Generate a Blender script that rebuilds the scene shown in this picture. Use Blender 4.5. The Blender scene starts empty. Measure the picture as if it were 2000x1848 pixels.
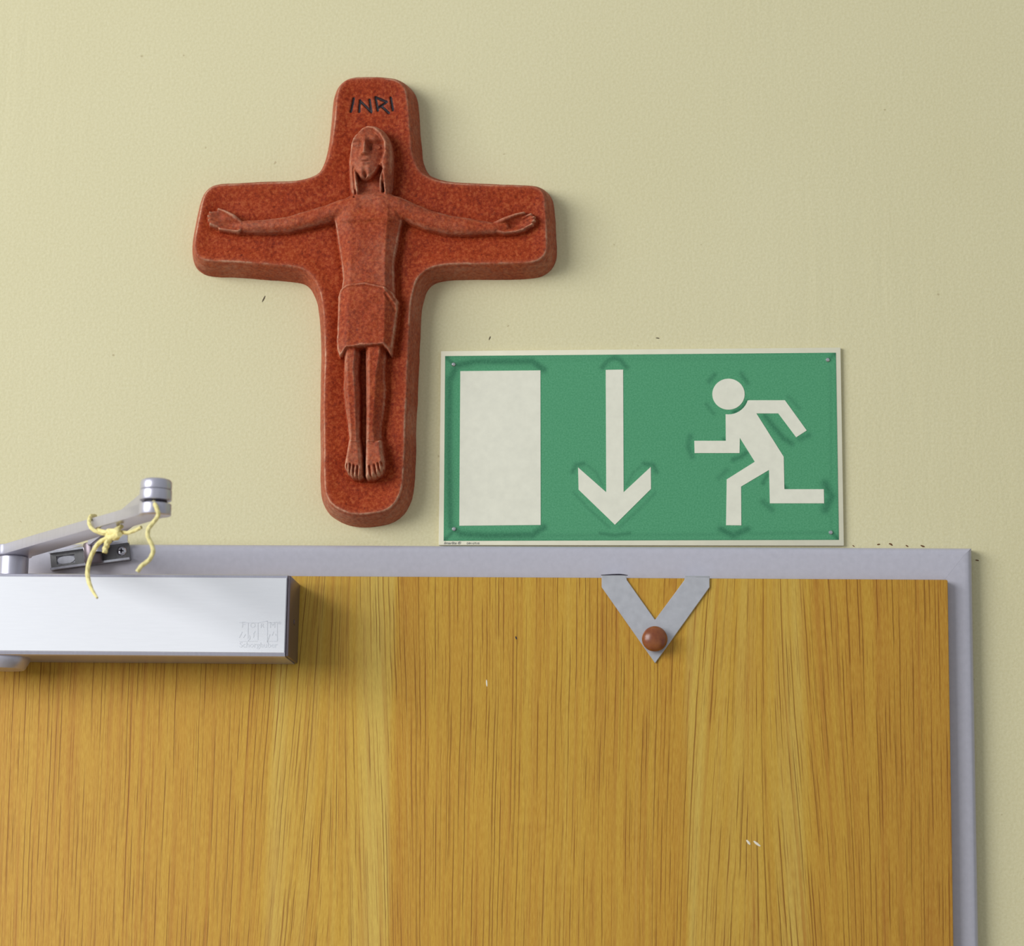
import bpy, bmesh, math, random
import numpy as np
from mathutils import Vector, Matrix
random.seed(4); rng = np.random.default_rng(7)
sc = bpy.context.scene
C = sc.collection

# ------------------------------------------------------------------ camera
F_PX, IMG_W, IMG_H = 5000.0, 2000, 1848
YAW, PITCH, ROLL = 0.0732, 0.1871, 0.0163
CAM_D = 1.9
def axes():
    cy, sy, cp, sp = math.cos(YAW), math.sin(YAW), math.cos(PITCH), math.sin(PITCH)
    f = Vector((-sy*cp, cy*cp, sp)); r = Vector((cy, sy, 0)); u = r.cross(f)
    cr, sr = math.cos(ROLL), math.sin(ROLL)
    return cr*r + sr*u, -sr*r + cr*u, f
AR, AU, AF = axes()
def ray(px, py): return AR*((px-1000)/F_PX) - AU*((py-924)/F_PX) + AF
CAM = Vector((0, -CAM_D, 0))
_d = ray(1853, 1133); CAM.z = 2.0 - _d.z*(CAM_D-0.022)/_d.y      # door leaf is 2.00 m high
def P(px, py, depth):
    """point of the place seen at a photo pixel, `depth` metres in front of the wall plane"""
    d = ray(px, py); return CAM + d*((CAM_D-depth)/d.y)
cam = bpy.data.cameras.new('camera'); co = bpy.data.objects.new('camera', cam); C.objects.link(co)
M3 = Matrix((AR, AU, -AF)).transposed()
co.matrix_world = Matrix.Translation(CAM) @ M3.to_4x4()
cam.sensor_fit = 'HORIZONTAL'; cam.sensor_width = 36.0; cam.lens = 36.0*F_PX/IMG_W
cam.clip_start = 0.02
cam.dof.use_dof = True; cam.dof.focus_distance = 1.90; cam.dof.aperture_fstop = 7.0
sc.camera = co

# ------------------------------------------------------------------ light
w = bpy.data.worlds.new('world'); sc.world = w; w.use_nodes = True
bg = w.node_tree.nodes['Background']; bg.inputs[0].default_value = (0.87, 0.93, 1.0, 1); bg.inputs[1].default_value = 0.45
def area(name, loc, target, sx, sy, power, col):
    l = bpy.data.lights.new(name, 'AREA'); l.shape = 'RECTANGLE'; l.size = sx; l.size_y = sy; l.energy = power; l.color = col
    o = bpy.data.objects.new(name, l); C.objects.link(o); o.location = loc
    o.rotation_euler = (Vector(target)-Vector(loc)).to_track_quat('-Z', 'Y').to_euler(); return o
area('window_light', (-3.3, -2.7, 2.9), (0, 0, 2.0), 2.8, 2.1, 168, (0.945, 0.965, 1.0))
vs = sc.view_settings; vs.view_transform = 'Standard'; vs.look = 'None'; vs.gamma = 1; vs.use_curve_mapping = False; vs.exposure = 0.0

# ------------------------------------------------------------------ helpers
def srgb(r, g, b):
    f = lambda c: (c/255/12.92) if c/255 <= .04045 else ((c/255+.055)/1.055)**2.4
    return (f(r), f(g), f(b), 1)
class NT:
    def __init__(s, name):
        s.m = bpy.data.materials.new(name); s.m.use_nodes = True; s.t = s.m.node_tree
        s.b = s.t.nodes['Principled BSDF']; s.co = s.t.nodes.new('ShaderNodeTexCoord').outputs['Object']
    def n(s, typ, ins=None, **kw):
        nd = s.t.nodes.new(typ)
        for k, v in kw.items(): setattr(nd, k, v)
        for k, v in (ins or {}).items(): s.set(nd.inputs[k], v)
        return nd
    def set(s, sock, v):
        if isinstance(v, bpy.types.NodeSocket): s.t.links.new(v, sock)
        else: sock.default_value = v
    def map(s, scale=(1,1,1), vec=None, loc=(0,0,0)):
        return s.n('ShaderNodeMapping', {'Vector': vec or s.co, 'Scale': scale, 'Location': loc}).outputs[0]
    def noise(s, vec, scale, detail=3, rough=.55, dist=0):
        return s.n('ShaderNodeTexNoise', {'Vector': vec, 'Scale': scale, 'Detail': detail, 'Roughness': rough, 'Distortion': dist}).outputs[0]
    def ramp(s, fac, stops, interp='LINEAR'):
        r = s.n('ShaderNodeValToRGB', {'Fac': fac}); e = r.color_ramp.elements; r.color_ramp.interpolation = interp
        while len(e) < len(stops): e.new(.5)
        for i, (p, c) in enumerate(stops):
            e[i].position = p; e[i].color = c if hasattr(c, '__len__') else (c, c, c, 1)
        return r.outputs[0]
    def mix(s, fac, a, b, blend='MIX'):
        m = s.n('ShaderNodeMix', data_type='RGBA', blend_type=blend)
        s.set(m.inputs[0], fac); s.set(m.inputs[6], a); s.set(m.inputs[7], b); return m.outputs[2]
    def math(s, op, a, b=0.0):
        m = s.n('ShaderNodeMath', operation=op); s.set(m.inputs[0], a); s.set(m.inputs[1], b); return m.outputs[0]
    def bump(s, h, strength, dist, normal=None):
        b = s.n('ShaderNodeBump', {'Height': h, 'Strength': strength, 'Distance': dist})
        if normal: s.set(b.inputs['Normal'], normal)
        s.set(s.b.inputs['Normal'], b.outputs[0]); return b.outputs[0]
    def out(s, color=None, rough=.5, metal=0, spec=None):
        if color is not None: s.set(s.b.inputs['Base Color'], color)
        s.set(s.b.inputs['Roughness'], rough); s.set(s.b.inputs['Metallic'], metal)
        if spec is not None: s.set(s.b.inputs['Specular IOR Level'], spec)
        return s.m
def plain(name, col, rough=.5, metal=0, var=.06, scale=60, bump=0, spec=None):
    t = NT(name); n = t.noise(t.co, scale, 4)
    c = t.mix(1.0, col, t.ramp(n, [(.3, 1-var), (.7, 1+var*.5)]), 'MULTIPLY')
    if bump: t.bump(t.noise(t.co, scale*9, 3), bump, .0006)
    return t.out(c, rough, metal, spec)
def link(name, me, mat, parent=None, label=None, cat=None, group=None, kind=None):
    o = bpy.data.objects.new(name, me); C.objects.link(o)
    if mat: me.materials.clear(); me.materials.append(mat)
    if parent is not None: o.parent = parent
    tag(o, label, cat, group, kind); return o
def tag(o, label=None, cat=None, group=None, kind=None):
    for k, v in (('label', label), ('category', cat), ('group', group), ('kind', kind)):
        if v: o[k] = v
def empty(name, loc, label, cat, group=None):
    o = bpy.data.objects.new(name, None); C.objects.link(o); o.location = loc; o.empty_display_size = .02
    tag(o, label, cat, group); bpy.context.view_layer.update(); return o
def mk(bm, smooth=None):
    me = bpy.data.meshes.new('m'); bmesh.ops.recalc_face_normals(bm, faces=bm.faces[:]); bm.to_mesh(me); bm.free()
    if smooth is not None:
        for p in me.polygons: p.use_smooth = True
        me.set_sharp_from_angle(angle=smooth)
    return me
def local(me, parent):
    """world-space mesh -> space of its parent"""
    if parent is not None: me.transform(parent.matrix_world.inverted())
    return me
def part(name, bm, mat, parent=None, smooth=math.radians(35), root=None, **kw):
    me = local(mk(bm, smooth), root or parent); return link(name, me, mat, parent, **kw)
def bevel(bm, w, seg=2, ang=.5):
    if w <= 0: return
    es = [e for e in bm.edges if len(e.link_faces) == 2 and e.calc_face_angle(0) > ang]
    bmesh.ops.bevel(bm, geom=es, offset=w, segments=seg, affect='EDGES', profile=.5)
def prism(pts, vec, bw=0, seg=2, bm=None):
    """planar polygon (3-D points) extruded along vec"""
    b = bmesh.new(); f = b.faces.new([b.verts.new(p) for p in pts])
    r = bmesh.ops.extrude_face_region(b, geom=[f])
    bmesh.ops.translate(b, verts=[v for v in r['geom'] if isinstance(v, bmesh.types.BMVert)], vec=vec)
    bmesh.ops.recalc_face_normals(b, faces=b.faces[:]); bevel(b, bw, seg)
    if len(pts) > 4: bmesh.ops.triangulate(b, faces=[f for f in b.faces if len(f.verts) > 4])
    if bm is None: return b
    me = bpy.data.meshes.new('t'); b.to_mesh(me); b.free(); bm.from_mesh(me); bpy.data.meshes.remove(me); return bm
def box(a, c, bw=0, seg=2, bm=None):
    x0, y0, z0 = a; x1, y1, z1 = c
    return prism([(x0,y0,z0),(x1,y0,z0),(x1,y0,z1),(x0,y0,z1)], Vector((0, y1-y0, 0)), bw, seg, bm)
def lathe(prof, origin, axis, n=40, bm=None):
    """prof: (radius, along-axis) pairs"""
    bm = bm or bmesh.new(); ax = Vector(axis).normalized(); q = Vector((0,0,1)).rotation_difference(ax); o = Vector(origin)
    rings = []
    for r, h in prof:
        if r < 1e-7: rings.append([bm.verts.new(o + ax*h)])
        else: rings.append([bm.verts.new(o + q @ Vector((r*math.cos(2*math.pi*i/n), r*math.sin(2*math.pi*i/n), h))) for i in range(n)])
    for a, b in zip(rings, rings[1:]):
        for i in range(n):
            j = (i+1) % n
            if len(a) == 1 and len(b) == 1: continue
            if len(a) == 1: bm.faces.new((a[0], b[i], b[j]))
            elif len(b) == 1: bm.faces.new((a[i], a[j], b[0]))
            else: bm.faces.new((a[i], a[j], b[j], b[i]))
    return bm
def smooth_path(pts, sub=8, closed=False):
    pts = [Vector(p) for p in pts]; n = len(pts); out = []
    for i in range(n if closed else n-1):
        g = (lambda k: pts[k % n]) if closed else (lambda k: pts[max(0, min(n-1, k))])
        p0, p1, p2, p3 = g(i-1), g(i), g(i+1), g(i+2)
        for k in range(sub):
            t = k/sub
            out.append(.5*((2*p1)+(p2-p0)*t+(2*p0-5*p1+4*p2-p3)*t*t+(3*p1-p0-3*p2+p3)*t**3))
    if not closed: out.append(pts[-1])
    return out
def tube(pts, rad, n=10, bm=None, sub=8, taper=None, twist=0):
    bm = bm or bmesh.new(); path = smooth_path(pts, sub); rings = []; ref = None
    for i, p in enumerate(path):
        t = (path[min(i+1, len(path)-1)]-path[max(i-1, 0)]).normalized()
        a = (Vector((0,-1,0)) if ref is None else ref); a = (a - t*a.dot(t))
        if a.length < 1e-4: a = t.orthogonal()
        a.normalize(); ref = a; b = t.cross(a)
        r = rad*(1 if taper is None else taper(i/(len(path)-1)))
        rings.append([bm.verts.new(p + r*(1+twist*math.sin(3*k*2*math.pi/n+i*.9))*(a*math.cos(2*math.pi*k/n)+b*math.sin(2*math.pi*k/n))) for k in range(n)])
    for A, B in zip(rings, rings[1:]):
        for k in range(n): bm.faces.new((A[k], A[(k+1)%n], B[(k+1)%n], B[k]))
    bm.faces.new(rings[0]); bm.faces.new(rings[-1][::-1]); return bm
def text_mesh(body, size, shear=0, extrude=.0001):
    cu = bpy.data.curves.new('t', 'FONT'); cu.body = body; cu.size = size; cu.shear = shear; cu.extrude = extrude; cu.align_x = 'LEFT'
    o = bpy.data.objects.new('t', cu); C.objects.link(o); dg = bpy.context.evaluated_depsgraph_get()
    me = bpy.data.meshes.new_from_object(o.evaluated_get(dg)); bpy.data.objects.remove(o); bpy.data.curves.remove(cu); return me
def place_text(me, origin, width, ang=0):
    """stand text up on a wall-parallel plane at origin (left baseline), scaled to width"""
    w0 = max(v.co.x for v in me.vertices); s = width/w0
    me.transform(Matrix.Translation(origin) @ Matrix.Rotation(ang, 4, 'Y') @ Matrix.Rotation(math.pi/2, 4, 'X') @ Matrix.Diagonal((s, s, 1, 1))); return me

# ------------------------------------------------------------------ materials
def mat_wall():
    t = NT('wall_paint')
    big = t.noise(t.co, 2.2, 3); c = t.ramp(big, [(.3, srgb(213,203,158)), (.7, srgb(219,210,168))])
    fine = t.noise(t.map((1,1,1)), 520, 3); c = t.mix(.22, c, t.ramp(fine, [(.35, srgb(194,184,140)), (.65, srgb(226,219,184))]))
    spk = t.noise(t.co, 150, 1); c = t.mix(t.ramp(spk, [(.765, 0), (.80, .45)]), c, srgb(150,128,85))
    strokes = t.noise(t.map((1, 1, .16), loc=(3,0,1)), 70, 3, .6, .4)
    dab = t.noise(t.map((.8,1,.8)), 480, 4, .6)
    stroke_area = t.ramp(t.noise(t.co, 4.0, 2), [(.45, 0), (.65, 1)])
    h = t.math('ADD', t.math('MULTIPLY', dab, .6), t.math('MULTIPLY', t.math('MULTIPLY', strokes, stroke_area), 1.0))
    t.bump(h, .40, .0010)
    return t.out(c, .62, 0, .3)
def mat_wood():
    t = NT('oak_veneer')
    sep = t.n('ShaderNodeSeparateXYZ', {'Vector': t.co}); X, Z = sep.outputs[0], sep.outputs[2]
    warp = t.math('MULTIPLY', t.math('SUBTRACT', t.noise(t.map((3.2, 1, 1.5)), 1.6, 2), .5), .013)
    xw = t.math('ADD', X, warp)
    for xc in (-.449, -.137):                    # flat-sawn leaves: grain closes towards the top
        dx = t.math('SUBTRACT', X, xc); g = t.math('EXPONENT', t.math('MULTIPLY', t.math('POWER', t.math('DIVIDE', dx, .045), 2.0), -1.0))
        xw = t.math('ADD', xw, t.math('MULTIPLY', t.math('MULTIPLY', dx, g), t.math('MULTIPLY', t.math('SUBTRACT', Z, 1.86), 3.2)))
    v = t.n('ShaderNodeCombineXYZ', {'X': xw, 'Y': 0.0, 'Z': Z}).outputs[0]
    # veneer leaves, across the door: X runs from -0.72 (photo's left) to 0 (right edge)
    xs = t.math('ADD', X, t.math('MULTIPLY', t.math('SUBTRACT', t.noise(t.map((1,1,3)), 2.5, 2), .5), .006))
    leaf = t.ramp(t.math('DIVIDE', t.math('ADD', xs, .86), .86), [
        (.00, .30), (.415, .40), (.428, .95), (.44, .62), (.49, .60), (.512, .98), (.524, .90), (.532, .22), (.56, .40),
        (.68, .50), (.775, .30), (.782, .92), (.80, .66), (.852, .62), (.872, .88), (.888, .36), (1.0, .16)])
    band = t.noise(t.map((95, 1, .55), v), 1.0, 3, .6)
    f = t.math('ADD', t.math('MULTIPLY', leaf, .56), t.math('MULTIPLY', band, .54))
    c = t.ramp(f, [(.22, srgb(182,122,44)), (.42, srgb(198,147,50)), (.58, srgb(205,161,58)), (.80, srgb(214,183,88))])
    mott = t.noise(t.map((30, 1, 9), v), 1.0, 4, .7); c = t.mix(t.ramp(mott, [(.5, 0), (.8, .35)]), c, srgb(180,118,46))
    light = t.noise(t.map((260, 1, 1.3), v), 1.0, 2); c = t.mix(t.ramp(light, [(.64, 0), (.74, .45)]), c, srgb(209,170,84))
    def pores(N, half, zf, lo, hi, amp, seed):
        q = t.math('ADD', t.math('MULTIPLY', xw, N), seed); col = t.math('FLOOR', q); fr = t.math('FRACT', q)
        wn = t.n('ShaderNodeTexWhiteNoise', {'W': col}, noise_dimensions='1D').outputs[0]
        wob = t.math('MULTIPLY', t.math('SUBTRACT', t.noise(t.map((1,1,1)), 38, 2), .5), .28)
        d = t.math('ABSOLUTE', t.math('SUBTRACT', t.math('ADD', fr, wob), t.math('ADD', t.math('MULTIPLY', wn, .5), .25)))
        line = t.ramp(d, [(0, 1), (half*.45, .8), (half, 0)])
        vec = t.n('ShaderNodeCombineXYZ', {'X': t.math('MULTIPLY', col, 3.73), 'Y': seed, 'Z': t.math('MULTIPLY', Z, zf)}).outputs[0]
        dash = t.ramp(t.noise(vec, 1.0, 1.0), [(lo, 0), (hi, amp)])
        return t.math('MULTIPLY', line, dash)
    m1 = pores(300, .14, 13, .48, .62, .80, 3.3); m2 = pores(470, .17, 26, .50, .64, .55, 11.7)
    p3 = t.noise(t.map((230, 1, 2.2), v, (9,0,5)), 1.0, 3, .6); m3 = t.ramp(p3, [(.48, 0), (.72, .55)])
    pore = srgb(120,70,18)
    fib = t.noise(t.map((1500, 1, 160), v), 1.0, 2); c = t.mix(.28, c, t.ramp(fib, [(.35, srgb(160,108,40)), (.65, srgb(210,170,78))])); c = t.mix(m3, c, srgb(168,104,42)); c = t.mix(m1, c, pore); c = t.mix(m2, c, srgb(136,78,26))
    t.bump(t.math('SUBTRACT', 1.0, t.math('MAXIMUM', m1, m2)), .25, .0004)
    return t.out(c, .55, 0, .22)
def mat_clay():
    t = NT('terracotta')
    at = t.n('ShaderNodeAttribute', attribute_name='wear').outputs['Fac']
    a = t.noise(t.co, 34, 4, .65); c = t.ramp(a, [(.30, srgb(122,36,14)), (.52, srgb(154,54,20)), (.75, srgb(172,74,30))])
    b = t.noise(t.co, 420, 3, .7); c = t.mix(.6, c, t.ramp(b, [(.34, srgb(96,28,14)), (.5, srgb(152,56,24)), (.70, srgb(188,102,58))]))
    sp = t.noise(t.map((1,1,1), loc=(2,1,4)), 300, 3, .6); c = t.mix(t.ramp(sp, [(.66, 0), (.76, .65)]), c, srgb(58,18,16))
    wn = t.noise(t.co, 300, 4, .7); wear = t.math('MULTIPLY', at, t.ramp(wn, [(.30, .25), (.62, 1.0)]))
    c = t.mix(wear, c, srgb(204,156,126))
    t.bump(t.noise(t.co, 520, 4, .7), .35, .0008)
    return t.out(c, .62, 0, .12)
def mat_green():
    t = NT('sign_green')
    at = t.n('ShaderNodeAttribute', attribute_name='grime').outputs['Fac']
    n = t.noise(t.co, 900, 3); c = t.ramp(n, [(.35, srgb(68,143,98)), (.65, srgb(86,158,114))])
    g = t.math('MULTIPLY', at, t.ramp(t.noise(t.co, 700, 3, .8), [(.3, .55), (.6, 1)]))
    c = t.mix(g, c, srgb(24,92,62)); return t.out(c, .45, 0, .35)
def mat_brushed(name, col, rough, metal, aniso=(8,8,1), amp=.05):
    t = NT(name); n = t.noise(t.map(aniso), 60, 3)
    c = t.mix(1.0, col, t.ramp(n, [(.3, 1-amp), (.7, 1+amp*.5)]), 'MULTIPLY')
    r = t.math('ADD', rough-.05, t.math('MULTIPLY', n, .1)); return t.out(c, r, metal)
M = dict(
    wall=mat_wall(), wood=mat_wood(), clay=mat_clay(), green=mat_green(),
    frame=plain('frame_paint', srgb(185,182,190), .42, 0, .05, 240, .10),
    ink=plain('dark_glaze', srgb(24,8,18), .6),
    plate=plain('sign_cream', srgb(226,223,202), .5, 0, .05, 160),
    plate_edge=plain('sign_border', srgb(228,222,194), .5, 0, .04, 90),
    case=mat_brushed('silver_front_sheen', srgb(237,237,239), .45, .08, (1,1,14), .015),  # case front metal whitened, its bright reflection put into the base colour
    silver=mat_brushed('silver_metal', srgb(194,191,202), .34, .62),
    cap=mat_brushed('end_cap_reflection', srgb(120,108,112), .38, .70),  # end plate aluminium darkened, the reflected wood put into its colour
    steel=mat_brushed('bright_steel', srgb(216,214,218), .20, .85), bracket_metal=mat_brushed('dark_bracket_metal', srgb(128,126,124), .28, .75),  # bracket plate toned darker than its folded flanges
    alu=mat_brushed('mill_aluminium', srgb(196,195,197), .42, .62, (3,3,3), .07),
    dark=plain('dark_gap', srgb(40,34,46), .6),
    knob=None, yarn=None,
    emboss=plain('embossed_grey', srgb(222,223,226), .5, .08),
    print=plain('grey_print', srgb(120,122,118), .6),
    nail=mat_brushed('nail_steel', srgb(205,205,205), .25, .9),
    chip=plain('white_chip', srgb(232,222,200), .7), mark=plain('brown_mark', srgb(104,70,34), .8),
    tick=plain('dark_tick', srgb(84,70,48), .8), stain=plain('brown_stain', srgb(126,70,26), .6),
    floor=plain('floor_linoleum', srgb(150,140,122), .5))
def mat_knob():
    t = NT('brown_knob'); n = t.noise(t.co, 130, 4); c = t.ramp(n, [(.35, srgb(122,62,32)), (.65, srgb(150,88,46))]); return t.out(c, .28)
def mat_yarn():
    t = NT('yellow_yarn'); n = t.noise(t.map((1,1,3)), 900, 3); c = t.ramp(n, [(.3, srgb(230,212,128)), (.7, srgb(246,236,178))])
    t.bump(n, .5, .0008); return t.out(c, .9)
M['knob'] = mat_knob(); M['yarn'] = mat_yarn()

# ------------------------------------------------------------------ setting
FR_D, LEAF_D = 0.012, 0.021                       # frame face and door face, in front of the wall
xr = P(1857, 1500, LEAF_D).x; xl = xr-0.86        # door leaf edges
zt = P(1300, 1129, LEAF_D).z                      # door leaf top
fo = P(1904, 1400, FR_D).x; fz = P(1200, 1066.5, FR_D).z
fl = xl-(fo-xr)
WX0, WX1, WZ = -2.6, 2.4, 3.0
HO = 0.010                                        # frame covers the reveal by this much
bm = bmesh.new()
box((WX0,0,0), (fl+HO,.14,WZ), bm=bm); box((fo-HO,0,0), (WX1,.14,WZ), bm=bm); box((fl+HO,0,fz-HO), (fo-HO,.14,WZ), bm=bm)
wall = part('wall_back', bm, M['wall'], smooth=None, kind='structure', label='cream yellow painted plaster wall above the wooden door')
fl_bm = box((WX0,-3.2,-.1), (WX1,.14,0)); part('floor', fl_bm, M['floor'], smooth=None, kind='structure', label='plain grey beige floor below the door')
# leaf: front overlap (proud of the frame) and the rebated body behind it
bm = box((xl,-LEAF_D,.006), (xr,-.0125,zt), .0012, 2); box((xl+.013,-.0125,.006), (xr-.013,.026,zt-.013), 0, bm=bm)
me = mk(bm, math.radians(35)); me.transform(Matrix.Translation((-xr,0,0)))
door = link('door_1', me, M['wood'], kind='structure', label='oak veneer door leaf with dark vertical grain'); door.location.x = xr
bpy.context.view_layer.update()
# steel frame: mitred face strips with a rounded outer edge, and the rebate they fold into
IN = 0.012
xi0, xi1, zi = xl+IN, xr-IN, zt-IN
PRO = [(0,.0002),(0,.0078),(.0005,.0098),(.0016,.0113),(.0034,.0119),(.0060,FR_D)]
OH = [o for o, d in PRO]+[fz-zi]*2; OS = [o for o, d in PRO]+[fo-xi1]*2; DD = [d for o, d in PRO]+[FR_D,.0002]
def strip(ends):
    """ends: two functions giving (x, z) of profile point i"""
    bm = bmesh.new(); rings = [[bm.verts.new((e(i)[0], -DD[i], e(i)[1])) for i in range(len(DD))] for e in ends]; n = len(DD)
    for i in range(n): bm.faces.new((rings[0][i], rings[0][(i+1)%n], rings[1][(i+1)%n], rings[1][i]))
    bm.faces.new(rings[0]); bm.faces.new(rings[1][::-1]); return bm
EPS = .00004
for nm, e, lab in (('trim_1', (lambda i: (fl+OS[i]+EPS, fz-OH[i]), lambda i: (fo-OS[i]-EPS, fz-OH[i])), 'lilac grey steel door frame head above the wooden door'),
              ('trim_2', (lambda i: (fo-OS[i], fz-OH[i]-EPS), lambda i: (fo-OS[i], 0)), 'lilac grey steel door frame upright right of the wooden door'),
              ('trim_3', (lambda i: (fl+OS[i], fz-OH[i]-EPS), lambda i: (fl+OS[i], 0)), 'lilac grey steel door frame upright on the hinge side')):
    part(nm, strip(e), M['frame'], smooth=math.radians(40), kind='structure', label=lab)
# small marks on wall and door
def sliver(name, pts, wpx, depth, mat, parent):
    bm = bmesh.new()
    a = [P(x, y, depth) for x, y in pts]
    tube(a, wpx/2.58e3/2, 6, bm, 3, taper=lambda t: .35+.9*math.sin(math.pi*min(max(t,.06),.94)))
    for v in bm.verts: v.co.y = -depth + (v.co.y+depth)*.25
    part(name, bm, mat, parent)
for pts, wd in (([(518,578),(515,584),(512,590)],2.4), ([(958,657),(955,664)],2), ([(1281,660),(1288,661)],2), ([(1713,1064),(1719,1063)],2.6),
             ([(1736,1062),(1740,1063),(1743,1066)],3.0), ([(1769,1065),(1774,1068)],2.4), ([(1798,1065),(1802,1067),(1806,1068)],2.8),
             ([(1905,1094),(1912,1095)],2.2), ([(1665,1065),(1669,1068)],1.8)):
    sliver('mark', pts, wd, .0001, M['mark'] if pts[0][1] > 1000 else M['tick'], wall)
for pts, wd, m in (([(1458,1641),(1462,1646),(1465,1650)],4,'chip'), ([(1472,1643),(1478,1648),(1485,1653)],4,'chip'), ([(950,1328),(951,1341)],2.6,'chip'),
                ([(1007,1243),(1009,1249)],2.5,'dark')):
    sliver('chip', pts, wd, LEAF_D+.00005, M[m], door)

# ------------------------------------------------------------------ crucifix (terracotta relief)
def px_grid(xx, zz, depth):
    v = np.stack([xx-CAM.x, np.full_like(xx, -depth-CAM.y), zz-CAM.z], -1)
    r, u, f = (v@np.array(a) for a in (AR, AU, AF)); return 1000+F_PX*r/f, 924-F_PX*u/f
def seg_t(U, V, a, b):
    ax, ay, bx, by = a[0], a[1], b[0], b[1]; dx, dy = bx-ax, by-ay
    t = np.clip(((U-ax)*dx+(V-ay)*dy)/(dx*dx+dy*dy+1e-9), 0, 1); return t, np.hypot(U-ax-t*dx, V-ay-t*dy)
def sdf(U, V, pts):
    d = np.full(U.shape, 1e9); ins = np.zeros(U.shape, bool); n = len(pts)
    for i in range(n):
        a, b = pts[i], pts[(i+1) % n]; d = np.minimum(d, seg_t(U, V, a, b)[1])
        if a[1] != b[1]:
            cr = ((a[1] > V) != (b[1] > V)) & (U < (b[0]-a[0])*(V-a[1])/(b[1]-a[1])+a[0]); ins ^= cr
    return np.where(ins, -d, d)
def sm(x, a, b): t = np.clip((x-a)/(b-a), 0, 1); return t*t*(3-2*t)
def gauss(U, V, x, y, sx, sy): return np.exp(-((U-x)/sx)**2-((V-y)/sy)**2)
def chain(U, V, pts, p=2.4):
    h = np.zeros(U.shape)
    for a, b in zip(pts, pts[1:]):
        t, d = seg_t(U, V, a, b); r = a[2]+(b[2]-a[2])*t; H = a[3]+(b[3]-a[3])*t
        q = np.clip(d/r, 0, 1); h = np.maximum(h, np.where(d < r, H*(1-q**p)**(1/p), 0))
    return h
def loft(U, V, rows, He=.45):
    """rows (v, left, left ridge, right ridge, right, height): faceted body with two ridges"""
    rows = np.array(rows, float); vv = rows[:,0]; L, l, r, R, H = (np.interp(V, vv, rows[:,k]) for k in range(1,6))
    fl = np.clip((U-L)/np.maximum(l-L, 1), 0, 1); fr = np.clip((R-U)/np.maximum(R-r, 1), 0, 1); k = np.minimum(fl, fr)
    k = np.minimum(np.sin(fl*math.pi/2), fr**.85); h = H*(He+(1-He)*k); ok = (U > L) & (U < R) & (V >= vv[0]) & (V <= vv[-1]); return np.where(ok, h, 0)
def bevpoly(U, V, pts, h, b, p=2.2):
    d = -sdf(U, V, pts); k = np.clip(d/b, 0, 1); return np.where(d > 0, h*(1-(1-k)**p)**(1/p), 0)
def blur(A, n=1):
    for _ in range(n):
        A = np.pad(A, 1, mode='edge'); A = (A[:-2]+2*A[1:-1]+A[2:])/4; A = (A[:,:-2]+2*A[:,1:-1]+A[:,2:])/4
    return A
def smax(a, b, k): h = np.clip(.5+.5*(a-b)/k, 0, 1); return b+(a-b)*h+k*h*(1-h)

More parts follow.
